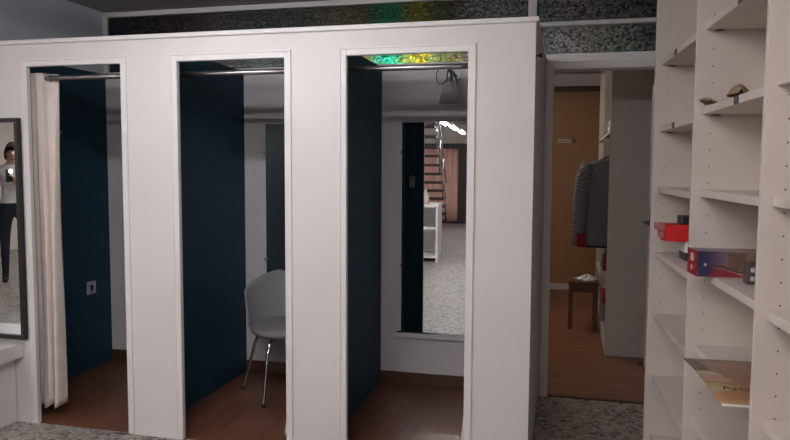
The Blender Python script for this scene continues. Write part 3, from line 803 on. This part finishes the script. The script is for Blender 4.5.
MB().tube([(-.03, .26, .64), (-.03, .26*10.6, .19*10.6+.45)], .012, 12).build('guard_rail', M['chrome'], sc_)

# dark framed salmon curtain / door at the far end
t = thing('curtained_doorway', 'dark framed doorway with salmon curtain at the far end of the shop', 'doorway', (-1.93, SY0, 0))
MB().box((.30, .001, 0), (.56, .10, 2.02), .004).box((-1.2, .001, 1.93), (.56, .09, 2.06), .004).box((-1.2, .001, 0), (-1.06, .10, 2.02), .004).build('frame', M['stair'], t)
m = MB(); m.grid(lambda u, v: Vector((-1.06+1.36*u, .05+.022*math.sin(u*60)+.006*math.sin(u*23), .06+1.88*v)), 120, 4); m.build('curtain', M['pinkcur'], t, solid(.003))
MB().box((-1.06, .001, 0), (.30, .12, .05), .003).build('sill', M['stair'], t)
sc_['group'] = 'seen in mirror'; del sc_['group']

# counter
t = thing('shop_counter', 'white shop counter with open front shelf, seen in the cubicle mirror', 'counter', (-1.40, -1.88, 0))
MB().box((-1.5, -.5, .84), (.0, .25, .88), .004).build('counter_top', M['counter'], t)
MB().box((-.04, -.48, .001), (-.01, .23, .84), .003).build('side_panel', M['counter'], t)
MB().box((-1.49, -.48, .001), (-1.46, .23, .84), .003).build('side_panel', M['counter'], t)
MB().box((-1.46, -.47, .001), (-.04, -.45, .84)).build('back_panel', M['counter'], t)
MB().box((-1.46, -.45, .50), (-.04, .22, .525)).build('shelf', M['counter'], t)
MB().box((-1.46, -.45, .06), (-.04, .22, .085)).build('shelf', M['counter'], t)
o = tag(MB().lathe([(.045, 0), (.06, .03), (.062, .13), (.045, .17), (.022, .19), (.022, .22), (.028, .225), (.01, .226)], 24).build('jar', M['beige']), 'beige jar on the end of the white shop counter', 'jar'); o.location = (-1.62, -1.83, .8805)

# ------------------------------------------------------------------ person reflected in the black framed mirror
def skin(name, verts, edges, radii, mats, parent, pick, sub=2, root=0):
    bm = bmesh.new()
    sk = bm.verts.layers.skin.verify()
    vs = [bm.verts.new(v) for v in verts]
    for a, b in edges: bm.edges.new((vs[a], vs[b]))
    for i, v in enumerate(vs):
        r = radii[i]; v[sk].radius = r if isinstance(r, tuple) else (r, r); v[sk].use_root = (i == root)
    me = bpy.data.meshes.new(name); bm.to_mesh(me); bm.free()
    o = bpy.data.objects.new(name, me); C.objects.link(o)
    o.modifiers.new('skin', 'SKIN'); mm = o.modifiers.new('sub', 'SUBSURF'); mm.levels = sub; mm.render_levels = sub
    bpy.context.view_layer.update()
    me2 = bpy.data.meshes.new_from_object(o.evaluated_get(bpy.context.evaluated_depsgraph_get()))
    o.modifiers.clear(); o.data = me2; me2.name = name
    me2.materials.clear()
    b2 = bmesh.new(); b2.from_mesh(me2)
    for zc in (.98, 1.455, .06):
        bmesh.ops.bisect_plane(b2, geom=b2.verts[:]+b2.edges[:]+b2.faces[:], plane_co=(0, 0, zc), plane_no=(0, 0, 1))
    b2.to_mesh(me2); b2.free()
    for m in mats: me2.materials.append(m)
    for f in me2.polygons: f.material_index = pick(f.center); f.use_smooth = True
    if parent: o.parent = parent
    return o
PX, PY = -6.68, -.85
pr = thing('person', 'person in a white shirt and dark trousers holding up a lit phone', 'person', (PX, PY, 0), math.atan2(3.98, 3.7)-PI/2)
# local: +y is where the person looks; +x is the right-hand side
V = [(0, 0, .93), (0, .0, 1.10), (0, -.01, 1.27), (0, -.02, 1.40), (0, -.005, 1.47), (0, .012, 1.55), (0, .012, 1.64),     # 0-6 trunk, neck, head
     (-.10, 0, .88), (-.115, .015, .48), (-.12, -.01, .09), (-.125, .07, .045), (-.13, .15, .03),                            # 7-11 left leg
     (.10, 0, .88), (.115, .015, .48), (.12, -.01, .09), (.125, .07, .045), (.13, .15, .03),                                 # 12-16
     (-.17, -.02, 1.37), (-.22, .0, 1.10), (-.23, .05, .87), (-.23, .07, .80),                                               # 17-20 hanging arm
     (.17, -.02, 1.37), (.21, .06, 1.12), (.05, .19, 1.20), (.015, .205, 1.25)]                                               # 21-24 raised arm
E_ = [(0, 1), (1, 2), (2, 3), (3, 4), (4, 5), (5, 6), (0, 7), (7, 8), (8, 9), (9, 10), (10, 11), (0, 12), (12, 13), (13, 14), (14, 15), (15, 16), (3, 17), (17, 18), (18, 19), (19, 20), (3, 21), (21, 22), (22, 23), (23, 24)]
Rr = [(.15, .11), (.135, .10), (.155, .115), (.13, .095), .052, (.078, .092), (.072, .088), (.088, .09), .058, .04, .042, .034, (.088, .09), .058, .04, .042, .034,
      .062, .046, .034, (.036, .022), .062, .046, .034, (.036, .022)]
def fingers(wrist, d, side, palm_n, base):
    d = Vector(d).normalized(); side = Vector(side).normalized(); pn = Vector(palm_n).normalized()
    i0 = len(V)
    for k, (off, ln) in enumerate(((-.027, .060), (-.009, .072), (.009, .068), (.026, .054))):
        p0 = Vector(wrist) + d*.045 + side*off; p1 = p0 + d*ln*.55 + pn*.008; p2 = p1 + d*ln*.35 + pn*.022
        i = len(V); V.extend([tuple(p0), tuple(p1), tuple(p2)]); Rr.extend([.0095, .0085, .0075]); E_.extend([(base, i), (i, i+1), (i+1, i+2)])
    p0 = Vector(wrist) + d*.010 - side*.034; p1 = p0 + d*.03 - side*.018 + pn*.012; i = len(V)
    V.extend([tuple(p0), tuple(p1)]); Rr.extend([.011, .009]); E_.extend([(base, i), (i, i+1)])
fingers(V[20], (0, .15, -1), (0, 1, .15), (1, 0, 0), 20)
fingers(V[24], (-.3, .12, .9), (.2, 1., .0), (-.9, .1, -.2), 24)
def pick(c):
    if c.z < .06: return 3
    if c.z < .98 and abs(c.x) < .195: return 0
    if c.z > 1.455: return 2
    if c.x < -.15 and c.z < 1.16 or c.x < -.19 and c.z < 1.10: return 2
    if c.y > .17: return 2
    return 1
skin('body', V, E_, Rr, [M['jeans'], M['shirt'], M['skin'], M['shoe']], pr, pick)
q = MB()
def hair_fn(u, v):
    f_ = max(0, math.sin(2*PI*u))
    a = PI*v*(.64 - .27*min(1, f_*1.6))
    return Vector((.088*math.sin(a)*math.cos(2*PI*u), -.008*v + .103*math.sin(a)*math.sin(2*PI*u), 1.615 + .118*math.cos(a) - .05*v*(1-min(1, f_*1.6))))
q.grid(hair_fn, 36, 12, True)
q.build('hair', M['hair'], pr, solid(.012))
q = MB()
for sx in (-1, 1):
    q.lathe([(.001, -.010), (.008, -.006), (.0095, 0), (.008, .006), (.001, .010)], 12, Matrix.Translation((sx*.032, .098, 1.605)))
q.build('eyes', M['hair'], pr)
MB().tube([(0, .098, 1.60), (0, .112, 1.575), (0, .122, 1.558), (0, .105, 1.55)], [.006, .010, .014, .008], 10).build('nose', M['skin'], pr)
MB().tube([(-.024, .094, 1.522), (0, .103, 1.52), (.024, .094, 1.522)], [.003, .007, .003], 8).build('mouth', M['darkred'], pr)
q = MB()
for sx in (-1, 1): q.lathe([(.004, -.02), (.016, -.012), (.019, .006), (.012, .022), (.003, .026)], 12, Matrix.Translation((sx*.082, .005, 1.59)) @ Matrix.Scale(.5, 4, (1, 0, 0)))
q.build('ears', M['skin'], pr)
# the phone in the raised hand
rot = pr.rotation_euler[2]
def pw(x, y, z): return (PX + x*math.cos(rot) - y*math.sin(rot), PY + x*math.sin(rot) + y*math.cos(rot), z)
ph = thing('phone', 'dark phone with its light on, held up by the reflected person', 'phone', pw(-.045, .232, 1.245), rot)
MB().box((-.037, -.0045, 0), (.037, .0045, .15), .003).build('phone_body', M['blackp'], ph)
MB().lathe([(.016, 0), (.016, .002), (.006, .003)], 14, Matrix.Translation((.018, .0046, .128)) @ Matrix.Rotation(-PI/2, 4, 'X')).build('flash_light', M['led'], ph)

# ------------------------------------------------------------------ camera
f_px, pitch, yaw, roll, hcam = 696.28, .0760, .2433, .0055, 1.45
F = Vector((-math.sin(yaw)*math.cos(pitch), math.cos(yaw)*math.cos(pitch), -math.sin(pitch)))
R = Vector((math.cos(yaw), math.sin(yaw), 0)); U = R.cross(F)
R2 = R*math.cos(roll) + U*math.sin(roll); U2 = -R*math.sin(roll) + U*math.cos(roll)
cam = bpy.data.cameras.new('camera'); cam.sensor_width = 36; cam.sensor_fit = 'HORIZONTAL'; cam.lens = f_px/790*36; cam.clip_start = .05
co = bpy.data.objects.new('camera', cam); C.objects.link(co)
mw = Matrix((R2, U2, -F)).transposed().to_4x4(); mw.translation = Vector((0, 0, hcam)); co.matrix_world = mw
S.camera = co

# ------------------------------------------------------------------ world, view
w = bpy.data.worlds.new('world'); S.world = w; w.use_nodes = True
w.node_tree.nodes['Background'].inputs[0].default_value = (.5, .55, .62, 1); w.node_tree.nodes['Background'].inputs[1].default_value = .03
S.view_settings.view_transform = 'Standard'; S.view_settings.look = 'None'; S.view_settings.gamma = 1; S.view_settings.use_curve_mapping = False
S.view_settings.exposure = 0.
